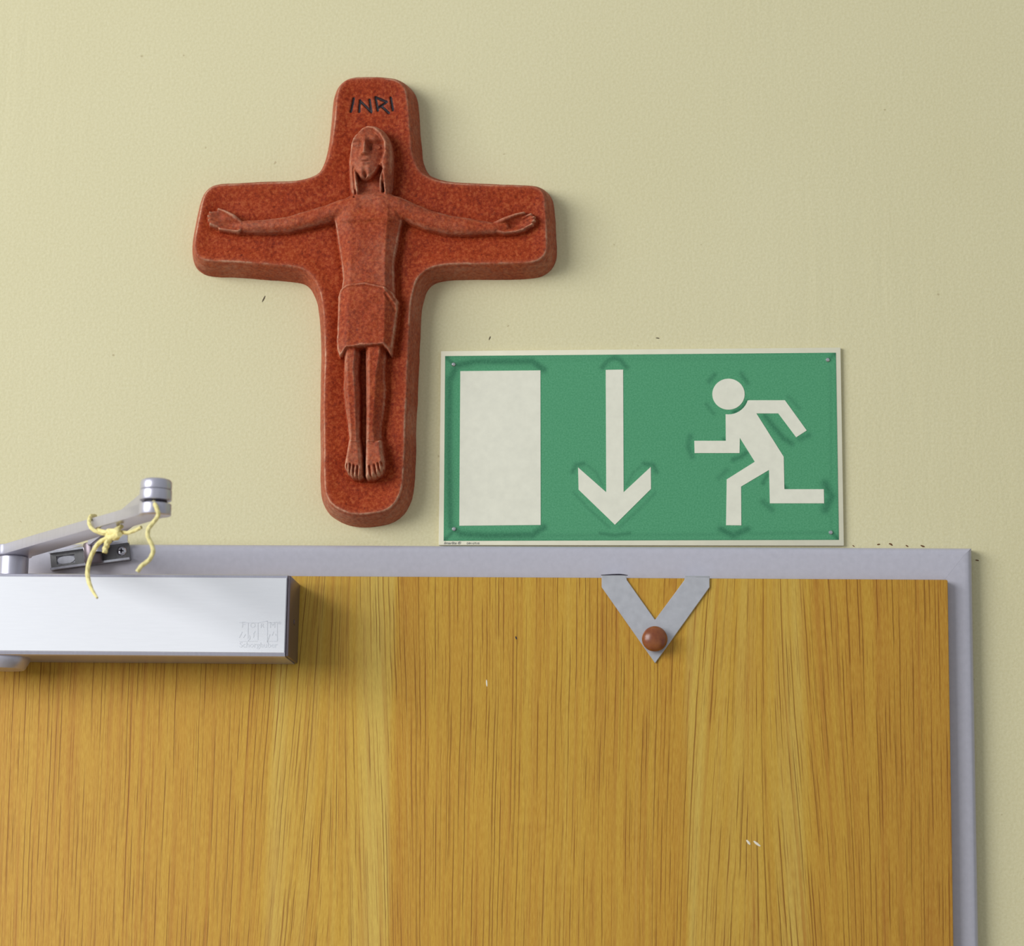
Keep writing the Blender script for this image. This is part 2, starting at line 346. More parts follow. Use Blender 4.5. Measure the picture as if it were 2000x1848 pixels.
T_SLAB, SIDE = 24.0, 6.2                          # slab thickness and how far its flanks splay, mm
OUT = [(656,210),(660,182),(668,165),(685,154),(712,152),(758,154),(775,158),(788,169),(793.5,184),(797,215),(801,270),(805,305),(822,337),(858,354),(922,360),
       (1025,364),(1050,368),(1061,380),(1065,410),(1068,470),(1066,492),(1056,505),(1036,512),(980,514),(922,515),(868,517),(834,526),(815,545),(807,568),
       (801,604),(795,708),(790,857),(786,938),(778,972),(757,995),(715,1004),(680,1002),(652,989),(638,968),(634,930),(633,797),(635,678),(633,619),
       (628,580),(620,555),(606,534),(583,522),(530,516),(472,512),(412,509),(391,503),(382,490),(381,466),(388,425),(396,390),(407,371),(428,362),
       (475,359.5),(540,356.5),(588,353),(622,341),(638,318),(648,282),(653,240)]
def build_relief():
    c0 = P(360, 130, .012); c1 = P(1105, 1045, .012); st = .00036
    nx, nz = int((c1.x-c0.x)/st), int((c0.z-c1.z)/st)
    xs = c0.x+np.arange(nx)*st; zs = c1.z+np.arange(nz)*st
    XX, ZZ = np.meshgrid(xs, zs)
    MM = 2.60                                         # px per mm near the slab's face
    U, V = px_grid(XX, ZZ, T_SLAB/1e3)
    # outline distance at half resolution, then resampled
    o = [tuple(p) for p in smooth_path([(a, b, 0) for a, b in OUT], 4, True)]
    d2 = sdf(U[::2,::2], V[::2,::2], o)
    iz = np.arange(nz)/2; ix = np.arange(nx)/2
    z0 = np.minimum(iz.astype(int), d2.shape[0]-1); z1 = np.minimum(z0+1, d2.shape[0]-1); fz_ = (iz-z0)[:,None]
    x0 = np.minimum(ix.astype(int), d2.shape[1]-1); x1 = np.minimum(x0+1, d2.shape[1]-1); fx_ = (ix-x0)[None]
    D = (d2[z0][:,x0]*(1-fz_)+d2[z1][:,x0]*fz_)*(1-fx_)+(d2[z0][:,x1]*(1-fz_)+d2[z1][:,x1]*fz_)*fx_
    D /= MM
    def vnoise(cell, seed):
        g = np.random.default_rng(seed).random((int(nz/cell)+3, int(nx/cell)+3))
        a = np.arange(nz)/cell; b = np.arange(nx)/cell; ai = a.astype(int); bi = b.astype(int); fa = (a-ai)[:,None]; fb = (b-bi)[None]
        fa = fa*fa*(3-2*fa); fb = fb*fb*(3-2*fb)
        return (g[ai][:,bi]*(1-fa)+g[ai+1][:,bi]*fa)*(1-fb)+(g[ai][:,bi+1]*(1-fa)+g[ai+1][:,bi+1]*fa)*fb-.5
    N1, N2, N3 = vnoise(60, 1), vnoise(18, 2), vnoise(6, 3)
    D = D + N1*.9 + N2*.35
    u = np.clip(D/SIDE, 0, 1.12)
    slab = T_SLAB*(1-np.where(D > 0, .55*u+.45*u**3, 0)) - 1.6*sm(-D, .5, 13)
    slab += N2*.35+N3*.18
    # ---- figure: heights in mm above the slab
    fu, fv = px_grid(XX, ZZ, .0365); U0, V0 = U, V; U, V = fu, fv
    torso = loft(U, V, [(368,690,704,738,757,8),(378,676,700,744,768,10.5),(390,660,693,751,783,12.5),(402,651,688,757,789,13.5),(428,651,686,757,784,14.5),
                        (440,653,686,755,780,13.6),(470,657,687,753,775,12.8),(505,663,687,752,768,13),(540,667,686,752,768,13.8),(575,662,686,752,770,13)], .50)
    chest = 431+3.0*np.sin((U-652)/132*math.pi*2)-2.5*np.abs((U-718)/66)
    torso = np.where(torso > 0, torso - .8*sm(V, chest-2, chest+3)*(1-sm(V, chest+6, chest+60))*(.4+.6*np.abs(np.sin((U-660)/14))), 0)
    sh = bevpoly(U, V, [(697,371),(688,374),(672,381),(662,388),(656,400),(660,430),(782,430),(786,396),(780,384),(771,376),(757,367),(748,366)], 12.4, 17, 2.0)
    armL = chain(U, V, [(694,401,26,12.0),(668,402,20.5,11.2),(640,410,18.6,9.8),(602,420,18,8.6),(560,431.5,17,8),(517,435,14.8,7.4),(470,435.5,13.6,6.6)], 2.3)
    armR = chain(U, V, [(744,396,27,12.2),(772,398,22,11.4),(800,409,21,9.9),(835,423,21,9),(872,432,20.3,8.6),(918,436,18,7.8),(962,438,12.5,6.8),(985,436,12,6.2)], 2.3)
    # flatten the arms' undersides into a second facet
    armL = np.where(armL > 0, armL - .06*np.clip(V-438, 0, 30), 0)
    handL = bevpoly(U, V, [(474,424),(476,434),(472,444),(462,450),(440,446),(412,438),(404,432),(401,421),(402,410),(410,404),(424,402),(450,412)], 6.2, 7)
    dish = gauss(U, V, 444, 431, 18, 8)*2.6+gauss(U, V, 420, 418, 10, 8)*1.2; handL = np.where(handL > 0, np.maximum(handL-dish, 1.5), 0)
    for a, b in (((432,417),(406,409)),((434,424),(403,416)),((434,431),(404,424)),((432,438),(407,432))):
        handL = np.maximum(handL, chain(U, V, [(*a,3.5,4.6),((a[0]+b[0])/2,(a[1]+b[1])/2,3.7,6.2),(*b,3.4,6.8)], 2.2))
    handL = np.maximum(handL, chain(U, V, [(468,430,6.5,7.2),(452,417,6.2,8.2),(436,408,5.2,8.0),(423,402.5,4.0,7.2)], 2.2))
    handL = np.maximum(handL, chain(U, V, [(471,438,6,7),(462,446,4.4,7.6),(440,443,3.6,7.0),(424,440,3,6)], 2.2))
    handR = bevpoly(U, V, [(964,428),(985,420),(1012,410),(1036,409),(1045,416),(1045,426),(1040,434),(1022,444),(1004,450),(982,451),(966,446)], 6.0, 7)
    dish = gauss(U, V, 1003, 432, 18, 7)*2.6+gauss(U, V, 1022, 420, 9, 7)*1.4; handR = np.where(handR > 0, np.maximum(handR-dish, 1.5), 0)
    for a, b in (((1013,421),(1036,412)),((1012,428),(1042,418)),((1012,434.5),(1042,425)),((1014,441),(1038,432))):
        handR = np.maximum(handR, chain(U, V, [(*a,3.5,4.6),((a[0]+b[0])/2,(a[1]+b[1])/2,3.7,6.2),(*b,3.4,7.0)], 2.2))
    handR = np.maximum(handR, chain(U, V, [(962,434,9,6.8),(982,424,7,8),(1004,415,5.4,8.0),(1022,409.5,3.6,7.2)], 2.2))
    handR = np.maximum(handR, chain(U, V, [(968,443,6,6.8),(984,448,4,7.0),(1006,446,3.4,6.6),(1022,441,3,6)], 2.2))
    legL = loft(U, V, [(660,668,679,694,702,9),(690,669,678,692,701,9.5),(718,669,679,690,698,10.6),(735,668,680,691,698,9.8),(756,667,681,692,701,9.6),(790,670,682,693,702,9),(830,676,684,694,703,8.4),(852,678,685,695,703,8.4),(862,678,685,695,704,9)], .40)
    legR = loft(U, V, [(660,710,722,741,752,9),(690,710,722,740,752,9.6),(718,711,722,736,750,10.8),(735,711,722,733,750,10),(756,711,722,733,752,9.8),(790,711,721,730,749,9.2),(830,711,719,727,743,8.6),(852,711,719,729,743,8.6),(862,711,719,729,745,9.2)], .40)
    legL, legR = legL*1.22, legR*1.22
    legL *= (U < 700.8)
    armL, armR = armL*1.15, armR*1.15
    fL = bevpoly(U, V, [(678,856),(702,856),(706.5,888),(708.5,915),(708.5,930),(700,935),(687,932),(676,923),(670,910),(672,893)], 1, 10, 2.4)*(11+3.2*sm(V, 856, 918))
    fR = bevpoly(U, V, [(711,856),(744,855),(748,880),(751,900),(750,915),(744,926),(730,934),(716,935.5),(711,930),(710.5,900)], 1, 10, 2.4)*(11+3.2*sm(V, 856, 918))
    for a, b in (((677.5,907),(677,921)),((684,907),(682.5,926)),((691,909),(689.5,930)),((698.5,911),(697,934)),((721.5,911),(724.5,934)),((731,908),(735,931)),((738,905),(742,926)),((744,903),(748,920))):
        g = np.clip(1-seg_t(U, V, a, b)[1]/2.1, 0, 1); fL = fL-3.6*g*(fL > 0); fR = fR-3.6*g*(fR > 0)
    for k, (xa, xb) in enumerate(((679,702),(712,744))):
        r = .9*np.exp(-((V-858-2*np.sin((U-xa)/(xb-xa)*3.1))/2.0)**2)*(U > xa)*(U < xb)
        if k == 0: fL = np.where(legL+fL > 0, np.maximum(fL, legL)+r, 0)
        else: fR = np.where(legR+fR > 0, np.maximum(fR, legR)+r, 0)
    body = np.maximum.reduce([sh, armL, armR, handL, handR, legL, legR, np.maximum(fL, 0), np.maximum(fR, 0)])
    body = np.where(torso > 0, smax(torso, body, 2.0), body)
    # head: face and neck belong to the body, the hair and the loincloth are pieces of their own
    neck = loft(U, V, [(300,690,706,732,750,5.5),(376,690,706,732,750,8.0)], .8)
    facep = [(713,248),(704,254),(693,265),(685,281),(684,300),(687,318),(695,336),(704,347),(713,350),(723,347),(734,333),(743,316),(749,296),(748,278),(740,264),(728,253)]
    fs = sdf(U, V, facep); fu_ = (U-713.5)/34
    face = 15.2-2.2*np.maximum(-fu_, 0)**2*1.4-5.0*np.maximum(fu_, 0)**1.6-2.6*sm(V, 322, 352)*np.abs(fu_)-3.0*sm(-V, -270, -250)
    face += 3.6*np.exp(-((U-713)/(3.2+2.4*sm(V, 276, 303)))**2)*sm(V, 268, 296)*(1-sm(V, 302.5, 306))       # nose
    face += 1.0*gauss(U, V, 707, 301, 3, 3)+1.0*gauss(U, V, 719.5, 301, 3, 3)
    face += .7*np.exp(-((V-273-.03*(np.abs(U-713)-14)**2/6)/3.6)**2)*np.exp(-((np.abs(U-713)-17)/13)**2)                               # brow
    face -= 4.2*gauss(U, V, 721.5, 285, 5.5, 12)+1.0*gauss(U, V, 705, 285, 5, 8)
    for ex, dp in ((697, 1.9), (733, 4.4)):
        face -= dp*gauss(U, V, ex-(0 if ex < 713 else 1), 284, 11.5, 7.0)
        e = gauss(U, V, ex, 285, 6.0, 3.4); face += 1.9*e*(1 if ex < 713 else 1.5)
        lid = np.exp(-((np.hypot((U-ex)/8.2, (V-285)/4.4)-1)/.16)**2); face += lid*(1.5 if ex > 713 else .7)
        face -= .9*gauss(U, V, ex, 285.5, 2.4, 1.6)
    lw = np.exp(-((U-713.5)/7.5)**4); face += .9*np.exp(-((V-313.4-.012*(U-713.5)**2)/2.1)**2)*lw-1.5*np.exp(-((V-316.9)/1.2)**2)*lw+1.0*np.exp(-((V-320+.012*(U-713.5)**2)/2.3)**2)*lw
    face += 1.2*gauss(U, V, 706, 335, 5, 9)+1.2*gauss(U, V, 721, 335, 5, 9)-4.5*gauss(U, V, 713.6, 343, 2.6, 6)  # forked beard
    face += .8*gauss(U, V, 700, 306, 7, 9)
    inface = fs < 0
    faceh = np.where(inface, face, 0)
    hp = [(721,240),(736,243),(750,252),(760,266),(765,283),(767,305),(766,335),(763,364),(757,372),(752,379),(749,368),(746,352),(744,372),(741,366),(741,348),(745,322),
          (700,322),(697,345),(699,366),(697,380),(693,368),(691,384),(687,376),(681,366),(679,335),(679,305),(682,283),(688,266),(698,252),(709,243)]
    hp = [(a, b) for a, b, _ in (tuple(p) for p in smooth_path([(a, b, 0) for a, b in hp], 3, True))]
    ho = [(a, b) for a, b, _ in (tuple(p) for p in smooth_path([(x, y, 0) for x, y in ((721,240),(736,243),(750,252),(760,266),(765,283),(767,305),(766,335),(763,364),(757,384),(722,392),(688,384),(681,366),(679,335),(679,305),(682,283),(688,266),(698,252),(709,243))], 4, True))]
    hs = sdf(U, V, hp); hod = np.clip(-sdf(U, V, ho)/19, 0, 1); hair = np.where(hs < 0, 15.8*(1-(1-hod)**2.3)**(1/2.3), 0)
    hair = np.where(hs < 0, np.maximum(hair-2.2*sm(V, 330, 372), 5.0), 0)
    gro = 3.2*np.exp(-(fs/2.0)**2)*(.35+.65*sm(U, 715, 735))*(fs > -1); hair = np.where(hs < 0, hair-gro, 0)
    for pts in ([(690,330),(692,382)],[(747,338),(750,376)]):
        hair -= 2.4*np.clip(1-seg_t(U, V, *pts)[1]/1.6, 0, 1)*(hs < 0)
    inhair = (hs < 0) & ~inface
    body = np.maximum(body, neck); 
    inface &= ~((V > 349))
    body = np.where(inface, faceh, body)
    # loincloth
    cl = loft(U, V, [(551,663,690,750,764,15),(562,660,687,752,772,15.4),(580,658,686,752,777,15.2),(600,657,684,752,776,15),(640,656,682,751,771,14.6),(660,655,681,750,768,14.4),(676,655,680,749,766,14.2),(698,662,680,749,762,13.6)], .52)
    hem = np.interp(U, [655,661,667,676,705,747,755,763,768], [680,692,691,679,676,673,681,692,686])
    topl = np.interp(U, [655,663,678,714,751,765,778], [585,564,555,552,560,568,586])
    incl = (cl > 0) & (V < hem) & (V > topl)
    belt = 1.2*np.exp(-((V-topl-4.0)/3.0)**2)
    fold = 1.8*np.clip(1-seg_t(U, V, (752,566), (776,598))[1]/5.0, 0, 1)+1.2*np.clip(1-seg_t(U, V, (664,575), (658,640))[1]/4, 0, 1)
    clh = cl+belt+fold-1.3*np.clip(1-seg_t(U, V, (753,574), (770,606))[1]/3.0, 0, 1)
    inhair &= ~incl
    # inscription, scratched into the slab
    strokes = [((690,191),(684.5,217)),((702.5,195),(700.5,217)),((703,196),(724.5,218)),((721,193.5),(724.5,218)),((732.5,188.5),(737,215)),((733,188.5),(754.5,198)),((754.5,198),(738.5,209)),((744,206),(758.5,219.5)),((762.5,190),(766.5,214))]
    ds = np.min([seg_t(U0, V0, a, b)[1] for a, b in strokes], axis=0); intext = ds < 2.3
    slab = slab - 1.6*np.clip(1-ds/2.9, 0, 1)**.6
    fig = np.where(incl, clh, np.where(inhair, hair, body))
    fig = np.where(fig > .15, np.maximum(fig*1.28+N2*.35+N3*.2, .2), 0)
    infig = fig > 0
    # channel pressed round the figure
    near = blur(infig.astype(float)[::4,::4], 14); near = np.repeat(np.repeat(near, 4, 0), 4, 1)[:nz,:nx]
    if near.shape != fig.shape: near = np.pad(near, ((0, nz-near.shape[0]), (0, nx-near.shape[1])), mode='edge')
    ground = slab-3.0*blur(near, 4)*sm(-D, 1.5, 6)
    H = np.where(infig, ground+fig, ground)
    H = blur(H, 2); H = np.maximum(H, -1.2)
    # wear: convex places rubbed pale
    Hs = blur(H, 2)
    def lap(A, n): B = blur(A, n); return A-B
    wear = np.clip(lap(Hs, 8)*1.5-.12, 0, 1)*(.15+.5*np.clip(N2+N1+.5, 0, 1))+np.clip(lap(Hs, 40)*.42, 0, 1)*.42
    rim = np.exp(-((D+.05)/.65)**2)*(.22+1.1*np.clip(N1*1.3+N2+.40, 0, 1)); flank = sm(D, .4, 2)*(.16+.55*np.clip(N1+.2, 0, 1))
    facew = np.where(infig & (fs < 0), .14+.20*np.clip(N2+N1+.3, 0, 1)+.15*gauss(U, V, 715, 325, 16, 22), 0)
    facew += np.where(inhair & infig, .12+.16*np.clip(N1+.4, 0, 1), 0)
    figw = facew+np.where(infig, .06+.26*np.clip(N1*1.2+.25, 0, 1), 0)
    wear = np.clip(np.maximum(np.maximum(wear, rim), np.maximum(flank, figw*1.0)), 0, 1)
    # ---- split the one relief surface into its pieces
    reg = np.zeros(H.shape, int); reg[infig] = 1; reg[inhair & infig] = 2; reg[incl & infig] = 3; reg[intext & ~infig] = 4
    keep = D < SIDE+.7
    pos = np.stack([XX, -H/1e3, ZZ], -1)
    # normals of the whole surface, kept along the seams between pieces
    gx = np.gradient(H/1e3, st, axis=1); gz = np.gradient(H/1e3, st, axis=0)
    nrm = np.stack([-gx, -np.ones_like(gx), -gz], -1); nrm /= np.linalg.norm(nrm, axis=-1, keepdims=True)
    q = reg[:-1,:-1]; kf = keep[:-1,:-1] & keep[1:,:-1] & keep[:-1,1:] & keep[1:,1:]
    idx = np.arange(nx*nz).reshape(nz, nx)
    out = {}
    for k in range(5):
        jj, ii = np.nonzero(kf & (q == k))
        quad = np.stack([idx[jj,ii], idx[jj,ii+1], idx[jj+1,ii+1], idx[jj+1,ii]], 1)
        uniq, inv = np.unique(quad.ravel(), return_inverse=True)
        out[k] = (pos.reshape(-1,3)[uniq], inv.reshape(-1,4), wear.ravel()[uniq], nrm.reshape(-1,3)[uniq])
    return out
def array_mesh(verts, quads, normals=None):
    me = bpy.data.meshes.new('relief'); n, f = len(verts), len(quads)
    me.vertices.add(n); me.vertices.foreach_set('co', np.ascontiguousarray(verts, dtype=np.float32).ravel())
    me.loops.add(f*4); me.loops.foreach_set('vertex_index', np.ascontiguousarray(quads, dtype=np.int32).ravel())
    me.polygons.add(f); me.polygons.foreach_set('loop_start', np.arange(f, dtype=np.int32)*4)
    me.polygons.foreach_set('use_smooth', np.ones(f, bool)); me.update(calc_edges=True); me.validate()
    if normals is not None: me.normals_split_custom_set_from_vertices(normals.tolist())
    return me
def attr(me, name, vals):
    a = me.attributes.new(name, 'FLOAT', 'POINT'); a.data.foreach_set('value', np.ascontiguousarray(vals, dtype=np.float32))
base = P(715, 1018, 0.0)
cross = empty('crucifix', (base.x, 0, base.z), 'terracotta relief crucifix hanging on the cream wall left of the exit sign', 'crucifix')
for k, (nm, mat, lab) in enumerate((('cross_slab', 'clay', 'thick rounded red clay cross'), ('figure', 'clay', 'relief figure with outstretched arms and bare feet'),
        ('hair', 'clay', 'long straight hair framing the face'), ('loincloth', 'clay', 'knee length cloth wrapped round the hips'), ('inscription', 'ink', 'dark scratched letters INRI'))):
    if k == 0: REL = build_relief()
    v, q, wr, nr = REL[k]
    off = np.array(cross.location)
    me = array_mesh(v-off, q, nr); attr(me, 'wear', wr)
    PARTS = PARTS if k else []; PARTS.append(link(nm, me, M[mat], cross if k < 2 else PARTS[1 if k < 4 else 0], label=lab))

# ------------------------------------------------------------------ exit sign
SG = 0.0030
TL, TR, BR, BL = (P(*p, SG) for p in ((861,685.5),(1642,678.5),(1648.5,1066),(856.5,1065)))
sign = empty('exit_sign', ((BL.x+BR.x)/2, 0, (BL.z+BR.z)/2), 'green and white emergency exit sign with running man above the door', 'sign')
plate = part('backing_plate', prism([TL,TR,BR,BL], Vector((0, SG-.0002, 0)), .0006, 2), M['plate_edge'], sign, label='cream border plate')
def sg_poly(name, pts, depth, thick, mat, lab=None, sub=None):
    return part(name, prism([P(x, y, depth) for x, y in pts], Vector((0, thick, 0))), mat, sign, smooth=None, label=lab)
# green field as a fine grid, carrying the rubbed grime round the symbols
gq = [(869.4,695.5),(1632.5,689),(1638.4,1054.5),(866.5,1056.5)]
n_, m_ = 320, 160
S, Tt = np.meshgrid(np.linspace(0,1,n_), np.linspace(0,1,m_)); a_, b_, c_, d_ = (np.array(p) for p in gq)
PXY = (a_*((1-S)*(1-Tt))[...,None]+b_*(S*(1-Tt))[...,None]+c_*(S*Tt)[...,None]+d_*((1-S)*Tt)[...,None])
gu, gv = PXY[...,0], PXY[...,1]
def stroke(pts, wd, amp):
    d = np.min([seg_t(gu, gv, a, b)[1] for a, b in zip(pts, pts[1:])], axis=0); return amp*np.exp(-(d/wd)**2)
gr = np.zeros(gu.shape)
for pts, wd, amp in (([(880,1030),(877,900),(878,740)],7,.55), ([(880,740),(892,714),(930,706),(1040,706),(1062,722)],7,.6), ([(880,1028),(900,1043),(950,1046),(1040,1045),(1062,1030)],7,.6),
        ([(868,694),(888,714)],4,.55), ([(867,1056),(888,1036)],4,.55), ([(1632,690),(1618,703)],4,.5), ([(1638,1054),(1624,1040)],4,.55),
        ([(1176,718),(1188,704),(1200,699),(1213,704),(1224,718)],5,.5), ([(1118,922),(1126,908),(1140,906)],5,.45), ([(1282,922),(1276,908),(1258,906)],5,.45),
        ([(1176,946),(1164,922),(1146,908)],3,.25), ([(1224,946),(1238,922),(1256,908)],3,.25), ([(1120,962),(1150,994),(1190,1030)],3,.25), ([(1280,962),(1250,994),(1210,1030)],3,.25),
        ([(1172,1042),(1200,1046),(1230,1042)],4,.45), ([(1385,745),(1396,732)],5,.4), ([(1448,730),(1460,748)],5,.4), ([(1380,790),(1394,808)],4,.3),
        ([(1433,806),(1450,798),(1460,784)],4,.7), ([(1494,812),(1510,832),(1530,856),(1546,866)],6,.5), ([(1562,858),(1580,850)],6,.4), ([(1540,775),(1562,798)],4,.25),
        ([(1348,852),(1344,872),(1352,892)],6,.4), ([(1414,858),(1417,862)],4,.5), ([(1432,898),(1448,892),(1458,884)],5,.5), ([(1404,934),(1420,918)],5,.3), ([(1490,944),(1500,926)],4,.5),
        ([(1490,980),(1508,996)],6,.4), ([(1612,945),(1624,970),(1612,995)],9,.55), ([(1408,1034),(1432,1046),(1460,1034)],7,.55), ([(1532,950),(1536,954)],4,.6),
        ([(900,1048),(1400,1044),(1630,1040)],4,.16), ([(1622,720),(1624,1030)],3,.15), ([(1060,703),(1600,700)],4,.08)):
    gr = np.maximum(gr, stroke(pts, wd, min(1, amp*1.3)))
edge = np.minimum(np.minimum(S*765, (1-S)*765), np.minimum(Tt*362, (1-Tt)*362)); gr = np.clip(gr+.25*np.exp(-(edge/2.5)**2), 0, 1)
dz = SG+.00025
pts3 = np.array([P(float(x), float(y), dz)[:] for x, y in zip(gu.ravel(), gv.ravel())])-np.array(sign.location)
ii = np.arange(n_*m_).reshape(m_, n_)
qd = np.stack([ii[:-1,:-1], ii[1:,:-1], ii[1:,1:], ii[:-1,1:]], -1).reshape(-1,4)
# close it into a thin sheet
rimi = np.concatenate([ii[0,:], ii[1:,-1], ii[-1,-2::-1], ii[-2:0:-1,0]]); nb = len(pts3)
back = pts3[rimi]+np.array([0,.0002,0]); bi = nb+np.arange(len(rimi))
rq = np.stack([rimi, np.roll(rimi,-1), np.roll(bi,-1), bi], 1)
me = array_mesh(np.vstack([pts3, back]), np.vstack([qd, rq])); attr(me, 'grime', np.concatenate([gr.ravel(), gr.ravel()[rimi]]))
for p in me.polygons: p.use_smooth = False
link('green_panel', me, M['green'], sign, label='green printed field with darker rubbed edges')
pz = SG+.0005
sg_poly('doorway_symbol', [(899,725),(1055.5,723.5),(1056,1025.5),(897,1027)], pz, .0003, M['plate'], 'plain white upright rectangle')
sg_poly('arrow_symbol', [(1183,722.5),(1217,722),(1218,961.5),(1271,912),(1271.5,955),(1201,1025),(1130,956.5),(1129,913),(1184,961.5)], pz, .0003, M['plate'], 'white arrow pointing down')
hc = (1422.8, 770)
arc = [(hc[0]+39.5*math.cos(a), hc[1]+39.5*math.sin(a)) for a in [math.radians(98-8.0*i) for i in range(11)]]
rp = [(1417.2,809.6)]+arc+[(1463.5,781.8),(1533,781.8),(1575.6,840.9),(1555,854.2),(1520,807.5),(1477.3,807.5),(1530.7,892.3),(1532,955.6),(1609,955.6),(1609.5,983.2),(1503.6,983.2),
     (1502,918),(1447.4,950.5),(1447.9,1026.3),(1418,1026),(1419.3,936.5),(1474.2,902),(1445,855.3),(1444.4,885),(1356.6,885),(1356,861),(1417.6,861)]
bm = prism([P(x, y, pz) for x, y in rp], Vector((0,.0003,0)))
prism([P(hc[0]+31.6*math.cos(i*math.pi/24), hc[1]+30.3*math.sin(i*math.pi/24), pz) for i in range(48)], Vector((0,.0003,0)), bm=bm)
part('running_man_symbol', bm, M['plate'], sign, smooth=None, label='white running man pictogram')
for x, y in ((885.8,712),(1616.6,703),(886.6,1033.4),(1622.5,1040)):
    part('nail', lathe([(.0016,0),(.0016,.0005),(.0011,.0011),(0,.0013)], P(x, y, pz-.0003), (0,-1,0), 16), M['nail'], sign)
for body, (x0, x1, y), sh in (('limarlite ®', (866.5,900,1063.2), .3), ('DIN 67510', (911,936,1063.2), .1)):
    o0, o1 = P(x0, y, SG+.0001), P(x1, y, SG+.0001)
    me = place_text(text_mesh(body, .01, sh), o0, o1.x-o0.x); link('lettering', local(me, sign), M['print'], plate, label='tiny grey lettering '+body)

# ------------------------------------------------------------------ door closer
CF = LEAF_D+.046
b0, b1 = P(559.5, 1280, CF), P(-110, 1121, CF)
x1c, z0c, z1c = b0.x, P(300, 1281.5, CF).z, P(300, 1121, CF).z; x0c = x1c-.285
closer = empty('door_closer', (x1c-.14, -LEAF_D, z0c), 'silver overhead door closer with bright case front at the door top', 'door closer')
bm = prism([Vector((x0c,-y,z)) for y, z in ((LEAF_D+.0002,z0c),(CF-.0020,z0c),(CF-.0006,z0c+.0006),(CF,z0c+.0026),(CF,z1c-.0026),(CF-.0006,z1c-.0006),(CF-.0020,z1c),(LEAF_D+.0002,z1c))], Vector((x1c-.0012-x0c,0,0)))
case = part('case', bm, M['silver'], closer, smooth=None, label='silver rectangular case')
CF += .0006
part('front_sheen', box((x0c+.0006,-CF,z0c+.0030), (x1c-.0016,-CF+.0006,z1c-.0026), .00025, 1), M['case'], case, root=closer, label='bright front face of the case, sheen painted in')  # separate front sheet whose white colour stands for the case's bright reflection
cap = part('end_cap', box((x1c-.0012,-CF+.0018,z0c+.0006), (x1c+.0012,-LEAF_D-.0002,z1c-.0006), .0008, 2), M['cap'], closer, label='end plate with its dark reflection put into the colour')
part('screw', lathe([(.0022,0),(.0022,.0006),(.0016,.001),(0,.001)], Vector((x1c+.001,-CF+.024,z0c+(z1c-z0c)*.47)), (1,0,0), 16), M['cap'], cap, root=closer)
# spindle above the case
SPX = P(26, 1100, .044); SP = Vector((SPX.x, -.044, z1c)); ztop = P(26, 1083, .055).z
part('spindle', lathe([(.0,0),(.0113,0),(.0113,ztop-z1c-.001),(.0105,ztop-z1c),(0,ztop-z1c)], SP, (0,0,1), 48), M['silver'], closer, label='round silver spindle post')
part('adjusting_dial', lathe([(0,.0),(.0180,0),(.0180,-.002),(.0150,-.0075),(.0140,-.0085),(0,-.0085)], Vector((P(8,1290,.05).x,-.046,z0c)), (0,0,1), 48), M['silver'], closer, label='round silver dial under the case')
# elbow: same height as the arm, found by how far forward the arm reaches
ARM_T = .0078
def depth_at(px, py, z):
    lo, hi = .03, .6
    for _ in range(50):
        m = (lo+hi)/2
        if P(px, py, m).z < z: hi = m          # going forward along the ray lowers the point
        else: lo = m
    return lo
dE = depth_at(303, 998, ztop+ARM_T*.4); E0 = P(303, 998, dE); EL = Vector((E0.x, E0.y, ztop))
print('elbow depth', dE, 'arm length', (EL-Vector((SP.x, SP.y, ztop))).length)
def arm(p, q, w0, w1, thick, r0, r1):
    """flat bar between two pivots with round knuckles at both ends"""
    d = Vector((q.x-p.x, q.y-p.y, 0)); L = d.length; d.normalize(); n = Vector((-d.y, d.x, 0)); out = []
    def circ(c, r, a0, a1, k=14): return [c + r*(d*math.cos(a0+(a1-a0)*i/k)+n*math.sin(a0+(a1-a0)*i/k)) for i in range(k+1)]
    pc, qc = Vector((p.x,p.y,0)), Vector((q.x,q.y,0))
    a = math.asin(min(.98, w1/2/r1)); b = math.asin(min(.98, w0/2/r0))
    out = circ(qc, r1, -math.pi+a, math.pi-a, 30)
    out += [pc+d*L*.80+n*w1*.5, pc+d*L*.30+n*w0*.5]
    out += circ(pc, r0, b, 2*math.pi-b, 26)
    out += [pc+d*L*.30-n*w0*.5, pc+d*L*.80-n*w1*.5]
    sl = (q.z-p.z)/L
    def z(v): return p.z+(v-pc).dot(d)*sl
    b_ = bmesh.new(); lo = [b_.verts.new((v.x, v.y, z(v))) for v in out]; hi = [b_.verts.new((v.x, v.y, z(v)+thick)) for v in out]; k = len(out)
    b_.faces.new(lo); b_.faces.new(hi)
    for i in range(k): b_.faces.new((lo[i], lo[(i+1)%k], hi[(i+1)%k], hi[i]))
    bmesh.ops.recalc_face_normals(b_, faces=b_.faces[:]); bevel(b_, .0006, 2, .9)
    bmesh.ops.triangulate(b_, faces=[f for f in b_.faces if len(f.verts) > 4]); return b_
S0 = Vector((SP.x, SP.y, ztop))
part('main_arm', arm(S0, EL, .022, .018, ARM_T, .0135, .0108), M['silver'], closer, label='long flat silver arm')
zf = EL.z+ARM_T+.0022
PB = P(192, 1066, FR_D+.014); print('forearm', PB.z, zf); FQ = Vector((EL.x, EL.y, zf))
part('forearm', arm(Vector((PB.x, PB.y, max(PB.z, zf-.012))), FQ, .014, .015, .0072, .008, .0108), M['silver'], closer, label='second silver arm running back to the frame')
zc = zf+.0072
part('elbow_joint', lathe([(0,EL.z-zc+.001),(.0072,EL.z-zc+.001),(.0072,.0),(.0104,.0002),(.0106,.0008),(.0106,.0052),(.0098,.0066),(.008,.0074),(0,.0078)], Vector((EL.x, EL.y, zc)), (0,0,1), 40), M['silver'], closer, label='round capped elbow pivot')
